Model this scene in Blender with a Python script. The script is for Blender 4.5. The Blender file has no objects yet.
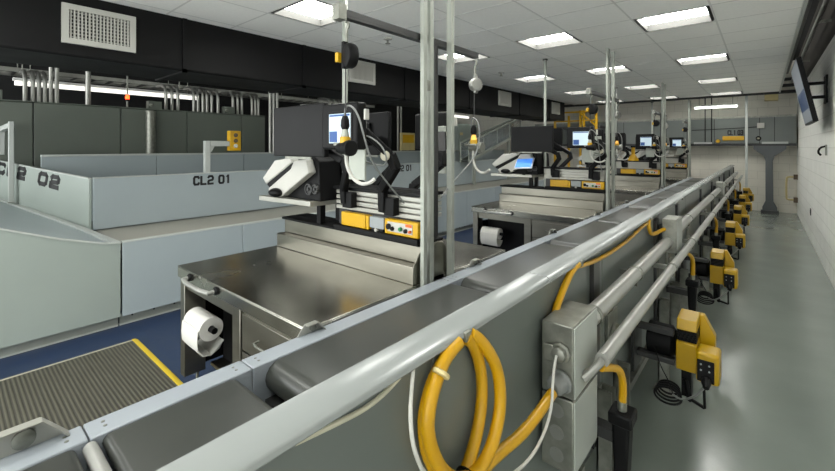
import bpy, bmesh, math, random
from mathutils import Vector, Matrix
random.seed(7)
C = bpy.context.scene.collection
PI = math.pi

# ------------------------------------------------------------------ materials
def lin(c):
    return tuple(((v/255)/12.92 if v/255 <= .04045 else ((v/255+.055)/1.055)**2.4) for v in c)
M = {}
def mat(name, rgb, rough=.5, metal=0., var=.06, scale=6., rvar=.08, bump=0., bscale=60., stretch=None, spec=.5, coat=0.):
    m = bpy.data.materials.new(name); m.use_nodes = True
    nt = m.node_tree; b = nt.nodes['Principled BSDF']
    c = lin(rgb)
    tc = nt.nodes.new('ShaderNodeTexCoord'); mp = nt.nodes.new('ShaderNodeMapping')
    nt.links.new(tc.outputs['Object'], mp.inputs['Vector'])
    if stretch: mp.inputs['Scale'].default_value = stretch
    n = nt.nodes.new('ShaderNodeTexNoise'); n.inputs['Scale'].default_value = scale; n.inputs['Detail'].default_value = 5
    nt.links.new(mp.outputs['Vector'], n.inputs['Vector'])
    r = nt.nodes.new('ShaderNodeValToRGB')
    r.color_ramp.elements[0].position = .3; r.color_ramp.elements[1].position = .7
    r.color_ramp.elements[0].color = tuple(v*(1-var) for v in c)+(1,)
    r.color_ramp.elements[1].color = tuple(min(1, v*(1+var)) for v in c)+(1,)
    nt.links.new(n.outputs['Fac'], r.inputs['Fac']); nt.links.new(r.outputs['Color'], b.inputs['Base Color'])
    mr = nt.nodes.new('ShaderNodeMapRange'); mr.inputs['To Min'].default_value = max(.02, rough-rvar); mr.inputs['To Max'].default_value = min(1, rough+rvar)
    nt.links.new(n.outputs['Fac'], mr.inputs['Value']); nt.links.new(mr.outputs['Result'], b.inputs['Roughness'])
    b.inputs['Metallic'].default_value = metal; b.inputs['Specular IOR Level'].default_value = spec
    b.inputs['Coat Weight'].default_value = coat
    if bump:
        n2 = nt.nodes.new('ShaderNodeTexNoise'); n2.inputs['Scale'].default_value = bscale; n2.inputs['Detail'].default_value = 3
        nt.links.new(mp.outputs['Vector'], n2.inputs['Vector'])
        bp = nt.nodes.new('ShaderNodeBump'); bp.inputs['Strength'].default_value = bump; bp.inputs['Distance'].default_value = .01
        nt.links.new(n2.outputs['Fac'], bp.inputs['Height']); nt.links.new(bp.outputs['Normal'], b.inputs['Normal'])
    M[name] = m
    return m
def emit(name, rgb, strength):
    m = bpy.data.materials.new(name); m.use_nodes = True
    b = m.node_tree.nodes['Principled BSDF']
    b.inputs['Base Color'].default_value = lin(rgb)+(1,)
    b.inputs['Emission Color'].default_value = lin(rgb)+(1,); b.inputs['Emission Strength'].default_value = strength
    M[name] = m
    return m

mat('panel_grey', (146,155,149), .38, var=.03, scale=2)
mat('panel_blue', (152,162,165), .38, var=.03, scale=2)
mat('panel_white', (176,180,176), .4, var=.02)
mat('cabinet_grey', (92,98,90), .42, var=.05, scale=2)
mat('side_grey', (98,104,100), .35, var=.05, scale=3)
mat('rail_grey', (143,147,146), .2, var=.02, rvar=.02)
mat('strip_grey', (146,152,158), .35, var=.03)
mat('duct_black', (8,8,9), .6, spec=.25, var=.15, scale=3)
mat('roof_black', (20,20,20), .8)
mat('black_plastic', (14,14,15), .5, spec=.18)
mat('black_gloss', (13,13,14), .4, rvar=.04, spec=.14)
mat('dark_steel', (62,62,62), .4, metal=.4)
mat('steel', (150,147,137), .33, metal=1., var=.12, scale=2.2, rvar=.08, stretch=(1,1,5))
mat('steel_top', (182,180,171), .25, metal=1., var=.24, scale=2.2, rvar=.10)
mat('galv', (134,135,127), .42, metal=.7, var=.22, scale=22)
mat('galv_paint', (158,162,153), .45, metal=.25, var=.06, scale=14)
mat('alu', (172,171,163), .36, metal=.5, var=.05)
mat('conduit', (168,168,163), .33, metal=.45, var=.07, scale=9)
mat('conduit_dim', (150,150,145), .35, metal=.7, var=.1, scale=9)
mat('yellow', (196,152,2), .38, var=.06)
mat('yellow_cable', (196,148,0), .36, var=.05)
mat('yellow_drive', (176,140,0), .38, var=.08)
mat('cream', (180,176,156), .5)
mat('cable_grey', (120,122,120), .5)
mat('rubber', (52,54,50), .34, var=.07, scale=5, rvar=.015, spec=.75)
mat('belt_tan', (146,144,134), .5, var=.04)
mat('paper', (206,204,198), .8, var=.02)
mat('white_plastic', (184,183,176), .4, var=.02)
mat('grey_module', (145,150,152), .45)
mat('blue_screen_frame', (190,196,204), .4)
mat('orange_label', (214,96,30), .5)
mat('green_button', (30,110,60), .4)
mat('yellow_edge', (226,196,40), .5)
mat('text_black', (28,28,30), .5)
mat('ceiling_tile', (243,243,239), .85, var=.02, scale=30, bump=.15, bscale=160, spec=.2)
mat('ceiling_bar', (214,214,210), .6, var=.02)
mat('wall_far', (214,210,200), .7, var=.03)
mat('wall_taupe', (62,58,52), .7)
mat('galv_lit_side', (170,174,168), .4, metal=.15, var=.05, scale=14)  # box cover metal, paler to put the lit side into its colour
mat('lamp_white', (230,230,228), .5)
mat('floor_grey', (130,138,131), .2, var=.06, scale=2.2, rvar=.1, bump=.10, bscale=14, spec=.6)
mat('floor_blue', (34,50,78), .45, var=.12, scale=10, bump=.1, bscale=90)
mat('tan_box', (196,180,130), .5)
mat('brown', (92,78,60), .6)
emit('diffuser', (255,255,249), 10.5)
mat('lamp_pan', (76,76,74), .7, spec=.2)
emit('tube_light', (255,252,244), .6)
emit('screen_dim', (120,126,132), .2)
emit('screen_dim_blue', (36,54,84), .3)
emit('tube_strong', (250,255,246), 5.5)
mat('column_grey', (84,88,90), .45)
emit('red_glow', (255,60,20), 5.)
emit('amber_glow', (255,190,90), .3)
emit('screen_pale', (180,198,208), .27)
emit('screen_blue', (36,70,124), .3)
emit('screen_bright_blue', (70,130,220), .45)
emit('led_dots', (170,180,220), .5)

def block_wall(name, rgb):
    m = mat(name, rgb, .6, var=.03, scale=3)
    nt = m.node_tree; b = nt.nodes['Principled BSDF']
    tc = nt.nodes.new('ShaderNodeTexCoord'); sep = nt.nodes.new('ShaderNodeSeparateXYZ'); com = nt.nodes.new('ShaderNodeCombineXYZ')
    nt.links.new(tc.outputs['Object'], sep.inputs[0])
    add = nt.nodes.new('ShaderNodeMath'); add.operation = 'ADD'
    nt.links.new(sep.outputs['X'], add.inputs[0]); nt.links.new(sep.outputs['Y'], add.inputs[1])
    nt.links.new(add.outputs[0], com.inputs['X']); nt.links.new(sep.outputs['Z'], com.inputs['Y'])
    br = nt.nodes.new('ShaderNodeTexBrick'); br.inputs['Scale'].default_value = 1.
    br.inputs['Brick Width'].default_value = .41; br.inputs['Row Height'].default_value = .205
    br.inputs['Mortar Size'].default_value = .006; br.inputs['Mortar Smooth'].default_value = .3
    br.inputs['Color1'].default_value = (1,1,1,1); br.inputs['Color2'].default_value = (.97,.97,.97,1); br.inputs['Mortar'].default_value = (.80,.80,.79,1)
    nt.links.new(com.outputs[0], br.inputs['Vector'])
    mx = nt.nodes.new('ShaderNodeMix'); mx.data_type = 'RGBA'; mx.blend_type = 'MULTIPLY'; mx.inputs['Factor'].default_value = 1
    old = b.inputs['Base Color'].links[0].from_socket
    nt.links.new(old, mx.inputs['A']); nt.links.new(br.outputs['Color'], mx.inputs['B'])
    nt.links.new(mx.outputs['Result'], b.inputs['Base Color'])
    bp = nt.nodes.new('ShaderNodeBump'); bp.inputs['Strength'].default_value = .5; bp.inputs['Distance'].default_value = .006; bp.invert = True
    nt.links.new(br.outputs['Fac'], bp.inputs['Height']); nt.links.new(bp.outputs['Normal'], b.inputs['Normal'])
block_wall('block_white', (240,240,235))
block_wall('block_beige', (222,218,206))

def ribbed(name, rgb_a, rgb_b, period):
    m = mat(name, rgb_a, .55)
    nt = m.node_tree; b = nt.nodes['Principled BSDF']
    tc = nt.nodes.new('ShaderNodeTexCoord'); w = nt.nodes.new('ShaderNodeTexWave')
    w.bands_direction = 'Y'; w.inputs['Scale'].default_value = 1/period*.314
    nt.links.new(tc.outputs['Object'], w.inputs['Vector'])
    r = nt.nodes.new('ShaderNodeValToRGB'); r.color_ramp.elements[0].position = .3; r.color_ramp.elements[1].position = .7
    r.color_ramp.elements[0].color = lin(rgb_b)+(1,); r.color_ramp.elements[1].color = lin(rgb_a)+(1,)
    nt.links.new(w.outputs['Fac'], r.inputs['Fac']); nt.links.new(r.outputs['Color'], b.inputs['Base Color'])
    bp = nt.nodes.new('ShaderNodeBump'); bp.inputs['Strength'].default_value = .6; bp.inputs['Distance'].default_value = .006
    nt.links.new(w.outputs['Fac'], bp.inputs['Height']); nt.links.new(bp.outputs['Normal'], b.inputs['Normal'])
ribbed('mat_ribbed', (90,87,75), (58,56,48), .024)

def mesh_glass(name):
    m = mat(name, (150,160,162), .2)
    m.node_tree.nodes['Principled BSDF'].inputs['Alpha'].default_value = .35
mesh_glass('clear_guard')

# ------------------------------------------------------------------ geometry
TF = [lambda p: p]                       # current placement of new geometry (used to mirror a workstation side)
class MB:
    def __init__(s): s.b = bmesh.new()
    def v(s, p): return s.b.verts.new(TF[0](tuple(p)))
    def f(s, vs):
        try: return s.b.faces.new(vs)
        except ValueError: return None
    def box(s, x0, x1, y0, y1, z0, z1):
        q = [s.v((x, y, z)) for z in (z0, z1) for y in (y0, y1) for x in (x0, x1)]
        for i in ((0,2,3,1),(4,5,7,6),(0,1,5,4),(2,6,7,3),(0,4,6,2),(1,3,7,5)): s.f([q[k] for k in i])
        return s
    def obox(s, a, b, w, t, up=(0,0,1)):
        """bar from a to b, w wide across and t thick along up"""
        a, b, up = Vector(a), Vector(b), Vector(up); d = (b-a).normalized(); sd = d.cross(up).normalized(); u = sd.cross(d)
        q = [s.v(p+sd*i*w/2+u*j*t/2) for p in (a, b) for (i, j) in ((-1,-1),(1,-1),(1,1),(-1,1))]
        for i in ((3,2,1,0),(4,5,6,7),(0,1,5,4),(1,2,6,5),(2,3,7,6),(3,0,4,7)): s.f([q[k] for k in i])
        return s
    def prism(s, pts, ax, a0, a1):
        def P(p, a): return {'x': (a, p[0], p[1]), 'y': (p[0], a, p[1]), 'z': (p[0], p[1], a)}[ax]
        A = [s.v(P(p, a0)) for p in pts]; B = [s.v(P(p, a1)) for p in pts]; n = len(pts)
        s.f(A[::-1]); s.f(B)
        for i in range(n): s.f([A[i], A[(i+1) % n], B[(i+1) % n], B[i]])
        return s
    def tube(s, pts, r, seg=10, smooth=0, closed=False):
        P = [Vector(p) for p in pts]
        for _ in range(smooth):
            Q = [] if closed else [P[0]]
            n = len(P)
            for i in range(n if closed else n-1):
                a, b = P[i], P[(i+1) % n]; Q += [a*.75+b*.25, a*.25+b*.75]
            if not closed: Q.append(P[-1])
            P = Q
        n = len(P); rings = []; up = None
        for i, p in enumerate(P):
            if closed: d = P[(i+1) % n]-P[i-1]
            else: d = P[min(i+1, n-1)]-P[max(i-1, 0)]
            d.normalize()
            if up is None: up = d.orthogonal().normalized()
            up = (up-d*up.dot(d)).normalized(); sd = d.cross(up)
            rr = r[i] if isinstance(r, (list, tuple)) else r
            rings.append([s.v(p+(up*math.cos(2*PI*k/seg)+sd*math.sin(2*PI*k/seg))*rr) for k in range(seg)])
        for i in range(n if closed else n-1):
            A, B = rings[i], rings[(i+1) % n]
            for k in range(seg): s.f([A[k], A[(k+1) % seg], B[(k+1) % seg], B[k]])
        if not closed: s.f(rings[0][::-1]); s.f(rings[-1])
        return s
    def cyl(s, a, b, r, seg=16, r2=None): return s.tube([a, b], [r, r if r2 is None else r2], seg)
    def lathe(s, c, prof, ax=(0,0,1), seg=20):
        """prof: (radius, distance along ax)"""
        ax = Vector(ax).normalized(); c = Vector(c); u = ax.orthogonal().normalized(); w = ax.cross(u); rings = []
        for r, h in prof: rings.append([s.v(c+ax*h+(u*math.cos(2*PI*k/seg)+w*math.sin(2*PI*k/seg))*max(r, 1e-4)) for k in range(seg)])
        for A, B in zip(rings, rings[1:]):
            for k in range(seg): s.f([A[k], A[(k+1) % seg], B[(k+1) % seg], B[k]])
        s.f(rings[0][::-1]); s.f(rings[-1])
        return s
    def ellipsoid(s, c, rx, ry, rz, seg=14, rings=8):
        n0 = len(s.b.verts)
        prof = [(math.sin(PI*i/rings), -math.cos(PI*i/rings)) for i in range(rings+1)]
        R = [[s.v((c[0]+rx*r*math.cos(2*PI*k/seg), c[1]+ry*r*math.sin(2*PI*k/seg), c[2]+rz*h)) for k in range(seg)] for r, h in ((max(r, .02), h) for r, h in prof)]
        for A, B in zip(R, R[1:]):
            for k in range(seg): s.f([A[k], A[(k+1) % seg], B[(k+1) % seg], B[k]])
        s.f(R[0][::-1]); s.f(R[-1])
        return s
    def quad(s, *p): s.f([s.v(q) for q in p]); return s
    def build(s, name, m, parent=None, bev=0., sharp=35, seg=2):
        bmesh.ops.recalc_face_normals(s.b, faces=s.b.faces[:])
        if parent is not None:
            o0 = Vector((0,0,0)); q = parent
            while q is not None: o0 = o0+q.location; q = q.parent
        else:
            vs = [v.co for v in s.b.verts]
            o0 = Vector(((min(v.x for v in vs)+max(v.x for v in vs))/2, (min(v.y for v in vs)+max(v.y for v in vs))/2, min(v.z for v in vs)))
        for v in s.b.verts: v.co -= o0
        me = bpy.data.meshes.new(name); s.b.to_mesh(me); s.b.free()
        me.materials.append(M[m])
        for p in me.polygons: p.use_smooth = True
        me.set_sharp_from_angle(angle=math.radians(sharp))
        o = bpy.data.objects.new(name, me); C.objects.link(o)
        if parent is not None: o.parent = parent
        else: o.location = o0
        if bev:
            mod = o.modifiers.new('edge', 'BEVEL'); mod.width = bev; mod.segments = seg; mod.limit_method = 'ANGLE'; mod.angle_limit = math.radians(40)
            mod.harden_normals = False
        return o
def box(*a): return MB().box(*a)
def tag(o, label, cat, group=None):
    o['label'] = label; o['category'] = cat
    if group: o['group'] = group
    return o
def thing(name, label, cat, loc, group=None):
    o = bpy.data.objects.new(name, None); C.objects.link(o); o.location = TF[0](tuple(loc)); o.empty_display_size = .1
    return tag(o, label, cat, group)
def struct(name, mb, m, bev=0.):
    o = mb.build(name, m, None, bev); o['kind'] = 'structure'; return o

GLY = {'C': [[(1,.82),(.82,1),(.18,1),(0,.82),(0,.18),(.18,0),(.82,0),(1,.18)]],
       'L': [[(0,1),(0,0),(.95,0)]],
       '2': [[(0,.84),(.18,1),(.82,1),(1,.82),(1,.62),(.85,.5),(.15,.42),(0,.3),(0,0),(1,0)]],
       '0': [[(0,.18),(0,.82),(.18,1),(.82,1),(1,.82),(1,.18),(.82,0),(.18,0),(0,.18)]],
       '1': [[(.3,.84),(.55,1),(.55,0)]],
       '3': [[(0,.84),(.18,1),(.82,1),(1,.84),(1,.62),(.84,.52),(.35,.52)],[(.84,.52),(1,.4),(1,.18),(.82,0),(.18,0),(0,.16)]]}
def lettering(T, text, org, right, up, nrm, h, w, adv, st, slant=0., gap=.6):
    """solid painted characters, org = lower start, st = stroke width"""
    org, right, up, nrm = Vector(org), Vector(right).normalized(), Vector(up).normalized(), Vector(nrm).normalized(); x = 0; mb = MB()
    for ch in text:
        if ch == ' ':
            x += adv*gap; mb.build('lettering', 'text_black', T); mb = MB(); continue
        for line in GLY[ch]:
            for a, b in zip(line, line[1:]):
                pa, pb = [org+right*(x+q[0]*w+slant*q[1]*h)+up*q[1]*h for q in (a, b)]
                d = (pb-pa).normalized()
                mb.obox(pa-d*st*.35, pb+d*st*.35, st, .003, up=nrm)
        x += adv
    mb.build('lettering', 'text_black', T)

# ------------------------------------------------------------------ the room
struct('floor', box(-1.5,.64,-3.2,13.8,-.06,0), 'floor_grey')
struct('floor_left', box(-11.5,-1.5,-3.2,13.8,-.06,0), 'floor_blue')
struct('wall_right', box(.625,.8,-3.2,13.8,0,2.95), 'block_white')
struct('wall_right_upper', box(.625,.8,-3.2,13.8,2.95,3.8), 'wall_taupe')
struct('wall_far', box(-11.5,.8,13.75,13.95,0,3.8), 'block_beige')
struct('wall_left', box(-11.7,-11.5,-3.2,13.8,0,3.8), 'roof_black')
struct('light_block_upper', box(-4.3,.8,-3.2,-3.1,2.97,3.8), 'roof_black')  # unseen bulkhead added to keep world light out of the plenum
struct('roof', box(-11.7,.8,-3.2,13.95,3.8,3.9), 'roof_black')

XS = [.264,-.36,-.99,-1.63,-2.26,-2.89,-3.53,-4.16,-4.3]
TY = .603; Y0 = 1.99
YS = [Y0+TY*k for k in range(-8, 18)]
YS = [y for y in YS if y < 12.45]
lights_cells = {}
for ci, (xa, xb) in enumerate(((-.99,-.36),(-2.26,-1.63),(-3.53,-2.89))):
    for ri in range(-2, 5):
        lights_cells[(ci, ri)] = (xa, xb, Y0+4*TY*ri, Y0+4*TY*ri+TY)
t = MB(); g = MB()
for i in range(len(XS)-1):
    for j in range(len(YS)-1):
        xa, xb, ya, yb = XS[i+1], XS[i], YS[j], YS[j+1]
        if any(abs(c[0]-xa) < .02 and abs(c[2]-ya) < .05 for c in lights_cells.values()): continue
        t.box(xa+.007, xb-.007, ya+.007, yb-.007, 2.901, 2.92)
for x in XS: g.box(x-.008, x+.008, YS[0], YS[-1], 2.9, 2.918)
for y in YS: g.box(XS[-1], XS[0], y-.008, y+.008, 2.8995, 2.9175)
struct('ceiling', t, 'ceiling_tile')
struct('ceiling_trim', g, 'ceiling_bar')
struct('trim_1', box(.264,.285,-2.8,12.3,2.88,2.96), 'panel_white')

rows = {-2:'two rows before the mat',-1:'one row before the mat', 0:'row over the first table', 1:'second row from the mat', 2:'third row from the mat', 3:'fourth row from the mat', 4:'last row near the far wall'}
cols = ('over the aisle', 'over the middle of the benches', 'beside the black duct')
for (ci, ri), (xa, xb, ya, yb) in lights_cells.items():
    T = thing('ceiling_light', 'square recessed ceiling light %s, %s' % (cols[ci], rows[ri]), 'ceiling light', ((xa+xb)/2, (ya+yb)/2, 2.9), 'square ceiling lights')
    d = .02
    f = MB()
    f.box(xa+d, xa+d+.015, ya+d, yb-d, 2.9, 2.99).box(xb-d-.015, xb-d, ya+d, yb-d, 2.9, 2.99)
    f.box(xa+d, xb-d, ya+d, ya+d+.015, 2.9, 2.99).box(xa+d, xb-d, yb-d-.015, yb-d, 2.9, 2.99)
    f.build('frame', 'lamp_pan', T)
    MB().box(xa+d+.015, xb-d-.015, ya+d+.015, yb-d-.015, 2.972, 2.985).build('diffuser', 'diffuser', T)

# black supply duct with flanged joints, hung beside the ceiling
T = thing('air_duct', 'long black rectangular air duct along the ceiling edge', 'air duct', (-4.7,4.5,2.39))
MB().box(-5.06,-4.3,-3,11.5,2.39,3.25).build('duct_body', 'duct_black', T, .02)
for y in (-.6, 1.55, 2.9, 4.75, 6.6, 8.7, 10.4):
    f = MB(); f.box(-5.075,-4.285,y-.02,y+.02,2.375,2.41).box(-4.31,-4.285,y-.02,y+.02,2.375,3.25)
    f.build('joint_flange', 'duct_black', T)
    for x in (-5.03,-4.33): MB().box(x-.02,x+.02,y+.1,y+.14,3.25,3.8).build('hanger_strap', 'dark_steel', T)
GW = ('largest, above the grey cabinets', 'behind the first balancer', 'behind the second monitor post', 'furthest down the duct near the yellow railing')
for (ya, yb), w in zip(((.634,1.139),(3.6,4.08),(7.69,8.23),(10.55,11.07)), GW):
    T = thing('air_grille', 'white slatted air grille on black duct, ' + w.replace('furthest', 'far'), 'air grille', (-4.29,(ya+yb)/2,2.49), 'air grilles on the duct')
    z0, z1 = (2.49,2.81) if ya < 3 else (2.54,2.85)
    f = MB(); b = .045
    f.box(-4.298,-4.27,ya,yb,z0,z0+b).box(-4.298,-4.27,ya,yb,z1-b,z1).box(-4.298,-4.27,ya,ya+b,z0+b,z1-b).box(-4.298,-4.27,yb-b,yb,z0+b,z1-b)
    f.build('frame', 'white_plastic', T)
    s = MB(); n = 17
    for k in range(n):
        y = ya+b+(yb-ya-2*b)*(k+.5)/n; s.box(-4.297,-4.28,y-.006,y+.006,z0+b,z1-b)
    for k in range(8):
        z = z0+b+(z1-z0-2*b)*(k+.5)/8; s.box(-4.297,-4.288,ya+b,yb-b,z-.004,z+.004)
    s.build('slats', 'white_plastic', T)
    MB().box(-4.2985,-4.2975,ya+b,yb-b,z0+b,z1-b).build('backing', 'black_plastic' if ya < 3 else 'galv_paint', T)

# ------------------------------------------------------------------ near conveyor line
DRIVES = [2.5+1.77*k for k in range(6)]; PLUGS = [1.6+1.9*k for k in range(6)]
secs = [(-1.15,.235,'beside the ribbed mat, running out of view'), (.29,.675,'short one next to the first table corner'), (.77,1.955,'alongside the first table'),
        (2.02,3.27,'between the first and second tables'), (3.35,4.58,'reaching the second table'), (4.65,5.88,'alongside the second table'), (5.95,7.2,'between the second and third tables'),
        (7.27,8.5,'reaching the third table'), (8.57,9.8,'alongside the third table'), (9.87,11.1,'between the third and last tables'), (11.17,12.6,'ending at the far wall')]
for si, (ya, yb, w) in enumerate(secs):
    fa = ya-.03 if si == 0 else (secs[si-1][1]+ya)/2+.002; fb = yb+.03 if si == len(secs)-1 else (yb+secs[si+1][0])/2-.002
    T = thing('belt_conveyor', 'grey belt conveyor section ' + w, 'conveyor', (-1,(ya+yb)/2,0), 'sections of the long belt conveyor')
    n = 8; a, b = ya, yb; r0 = .02 if si < 2 else .058; r1 = .02 if si == 0 else .035
    prof = [(a+r0-r0*math.sin(PI*k/n), .857-r0+r0*math.cos(PI*k/n)) for k in range(n+1)] + [(b-r1+r1*math.sin(PI*k/n), .857-r1-r1*math.cos(PI*k/n)) for k in range(n+1)]
    MB().prism(prof, 'x', -1.383, -.605).build('belt', 'rubber', T, sharp=25)
    f = MB(); f.box(-1.475,-1.385,fa,fb,.835,.862).box(-1.475,-1.455,fa,fb,.60,.84).box(-1.40,-1.385,fa,fb,.70,.84)
    f.build('side_frame', 'strip_grey', T, .004)
    for yy in (fa+.04, fb-.04):
        for x in (-1.445,-1.42): MB().lathe((x,yy,.862), [(.005,0),(.005,.0015),(.003,.002)], seg=8).build('screw', 'galv', T)
    MB().box(-.60,-.57,fa,fb,.32,1.1865).build('side_panel', 'side_grey', T, .003)
    MB().box(-1.40,-.60,ya,yb,.66,.73).build('bed_pan', 'dark_steel', T)
    cand = [ya+.08+.04*i for i in range(int((yb-ya-.16)/.04)+1)]
    ok = [y for y in cand if all(abs(y-c-.03) > .19 for c in DRIVES) and all(abs(y-c) > .12 for c in PLUGS)]
    for yy in ((ok[0], ok[-1]) if yb-ya > .5 else (ok[0],)):
        for x in (-.515, -1.43):
            l = MB(); l.box(x-.03,x+.03,yy-.03,yy-.022,.01,.62).box(x-.03,x-.022,yy-.03,yy+.03,.01,.62).box(x-.03,x+.03,yy+.022,yy+.03,.01,.62)
            l.box(x-.06,x+.06,yy-.05,yy+.05,0,.012)
            l.build('leg', 'galv', T)
    if yb-ya > .5:
        yy = (ya+yb)/2; cp = ok[-1]
        MB().box(-.57,-.535,yy-.28,yy+.28,.36,.40).build('stiffener', 'galv', T)
        MB().box(-.57,-.552,cp-.04,cp+.04,.36,1.16).build('channel_post', 'dark_steel', T)
        if si == 2: continue
        f = MB()
        f.box(-.57,-.554,ok[0]-.07,ok[0]+.09,.64,.86).lathe((-.554,ok[0]+.01,.75), [(.05,0),(.05,.02),(.025,.022),(.025,.05)], (1,0,0))
        f.build('bearing_plate', 'galv', T, .003)
MB0 = MB().cyl((-1.38,.263,.84),(-.62,.263,.84),.017,14); o = MB0.build('transfer_roller', 'conduit'); tag(o, 'thin shiny roller in the belt gap beside the ribbed mat', 'roller')

for (ya, yb, w) in ((-1.1,1.335,'beside the yellow cable loop'), (1.34,3.96,'above the two conduits near the second table'), (3.965,6.56,'alongside the second table'), (6.565,9.16,'alongside the third table'), (9.165,12.7,'ending near the far wall')):
    T = thing('guard_rail', 'pale grey conveyor capping rail ' + w, 'guard rail', (-.59,(ya+yb)/2,1.187), 'capping rails of the conveyor')
    MB().prism([(-.634,1.187),(-.634,1.205),(-.628,1.212),(-.562,1.210),(-.551,1.202),(-.549,1.190),(-.554,1.1872),(-.5695,1.1872)], 'x' if 0 else 'y', ya, yb).build('cap', 'rail_grey', T, .0025)
    for yy in ([.83] if ya < 0 else [ya+.3, ya+1.6]):
        MB().box(-.565,-.543,yy-.012,yy+.012,1.18,1.203).build('clip', 'galv', T, .002)

for (y, w) in ((.13,'beside the ribbed mat'),(1.02,"at the first table's corner"),(2.30,'behind the first table'),(3.60,'before the second table'),(4.9,"at the second table's corner"),(6.2,'behind the second table'),(7.5,'before the third table'),(8.8,'behind the third table')):
    T = thing('sensor_bracket', 'folded metal sensor bracket on the conveyor edge, ' + w, 'bracket', (-1.44,y,.862), 'sensor brackets on the conveyor edge')
    L = .1 if y < .5 else .062
    MB().prism([(y-L,.862),(y-L*.45,.862+.65*L),(y+L*.45,.862+.65*L),(y+L,.862)], 'x', -1.472, -1.467).build('plate', 'alu', T, .001)
    zt = .863+.65*L; f = MB(); f.obox((-1.455,y-L*.45,zt),(-1.455,y+L*.45,zt),.03,.004).obox((-1.455,y+L*.45,zt),(-1.455,y+L,.864),.03,.004,up=(0,1,0))
    f.build('flange', 'alu', T)
    MB().lathe((-1.468,y+.012,.862+.3*L), [(.24*L,0),(.24*L,.01),(.18*L,.014),(.08*L,.016)], (1,0,0)).build('sensor_eye', 'galv', T)

# electrical: trunk boxes, conduits, cables on the aisle side
def trunk_box(y0, y1, z0, zm, z1, x0, x1, w, lower=True):
    T = thing('junction_box', w, 'junction box', (x0,(y0+y1)/2,z0), 'junction boxes on the conveyor side')
    MB().box(x0,x1,y0,y1,zm+.003,z1).build('upper_box', 'galv', T, .004)
    MB().box(x1,x1+.004,y0+.004,y1-.004,zm+.006,z1-.004).build('upper_cover', 'galv_lit_side', T, .001)
    if lower:
        MB().box(x0,x1,y0,y1,z0,zm-.003).build('lower_box', 'galv', T, .004)
        MB().box(x1,x1+.004,y0+.004,y1-.004,z0+.004,zm-.006).build('lower_cover', 'galv_lit_side', T, .001)
        for i in range(3):
            zz = z0+(zm-z0)*(.2+.3*i)
            MB().lathe((x0+.05,y0,zz), [(.023,0),(.023,.0015),(.019,.0015),(.019,.003),(.010,.003)], (0,-1,0)).build('knockout', 'conduit_dim', T)
        c = MB().lathe((x0+.065,y0,zm+.145), [(.033,0),(.033,.012),(.024,.014),(.024,.03),(.014,.034)], (0,-1,0), 8); c.box(x0+.02,x0+.05,y0-.03,y0-.015,zm+.12,zm+.17)
        c.build('cable_clamp', 'galv', T, .002)
        c = MB().lathe((x0+.07,y0,zm+.055), [(.036,0),(.036,.01),(.030,.012),(.030,.04),(.02,.05)], (-.3,-1,-.15), 14)
        c.build('cable_gland', 'cable_grey', T, .002)
    MB().box(-.568,x0,y0+.06,y0+.14,z0+.1,z1-.06).build('bracket', 'dark_steel', T)
trunk_box(1.28,1.51,.62,.855,1.085,-.555,-.452, 'tall galvanised junction box beside the yellow cable loop')
trunk_box(3.20,3.42,.90,.93,1.16,-.53,-.445, 'galvanised junction box on the conduit beyond the first drive unit', lower=False)
trunk_box(7.3,7.5,.90,.93,1.14,-.53,-.445, 'galvanised junction box on the conduit near the third table', lower=False)
def conduit(name, pts, r, w, straps, m='conduit'):
    T = thing(name, w, 'conduit', pts[0], 'conduits on the conveyor side')
    MB().tube(pts, r, 16).build('pipe', m, T)
    for y in straps:
        p = Vector(pts[0]); p.y = y
        s = MB().lathe(p-Vector((0,.012,0)), [(r+.001,0),(r+.005,.002),(r+.005,.022),(r+.001,.024)], (0,1,0), 16)
        s.box(-.5685,p.x,y-.012,y+.012,p.z-.012,p.z+.012).box(p.x-.01,p.x+.012,y-.012,y+.012,p.z-r-.028,p.z-r)
        s.build('strap', 'galv', T)
conduit('large_conduit', [(-.5,1.511,1.006),(-.5,3.198,1.006)], .034, 'fat grey conduit between the first two junction boxes', (1.62,2.3))
conduit('large_conduit', [(-.5,3.422,1.03),(-.5,7.298,1.03)], .034, 'fat grey conduit running between the second and third junction boxes', (4.2,6.2))
conduit('large_conduit', [(-.5,7.502,1.03),(-.5,12.5,1.03)], .034, 'fat grey conduit from the third junction box to the far wall', (8.4,10.4,11.8))
conduit('thin_conduit', [(-.405,1.41,.95),(-.405,3.38,.95)], .023, 'slimmer conduit starting at the tall junction box', (2.75,))
o = MB().tube([(-.405,1.405,.95),(-.408,1.39,.945),(-.445,1.35,.90)], .014, 10, 1).build('conduit_nipple', 'conduit_dim'); tag(o, 'short bent pipe joining the slim conduit to the tall junction box', 'pipe')
conduit('thin_conduit', [(-.405,3.385,.95),(-.405,12.6,.95)], .023, 'slimmer conduit continuing along the drive units to the far wall', (3.6,5.2,7,9,11))

A = [(-.553,.80,1.186),(-.548,.745,1.178),(-.54,.70,1.152),(-.535,.665,1.11),(-.535,.658,1.05),(-.53,.69,.965),(-.525,.755,.895),(-.52,.835,.872),(-.515,.895,.905),(-.515,.938,.985),(-.52,.932,1.075),(-.53,.90,1.135),(-.545,.875,1.172),(-.553,.85,1.188)]
B = [(-.553,.79,1.184),(-.552,.735,1.165),(-.55,.688,1.13),(-.552,.665,1.06),(-.552,.69,.96),(-.545,.76,.87),(-.53,.85,.855),(-.52,.93,.862),(-.50,1.05,.866),(-.492,1.215,.898)]
D = [(-.553,.83,1.186),(-.552,.868,1.155),(-.55,.902,1.07),(-.55,.90,.985),(-.545,.86,.915),(-.54,.80,.868)]
T = thing('cable_loop', 'thick yellow cable looped under the rail beside the junction box', 'cable', (-.53,.8,.86))
MB().tube(A, .0155, 12, 2).build('cable_strand', 'yellow_cable', T)
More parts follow.
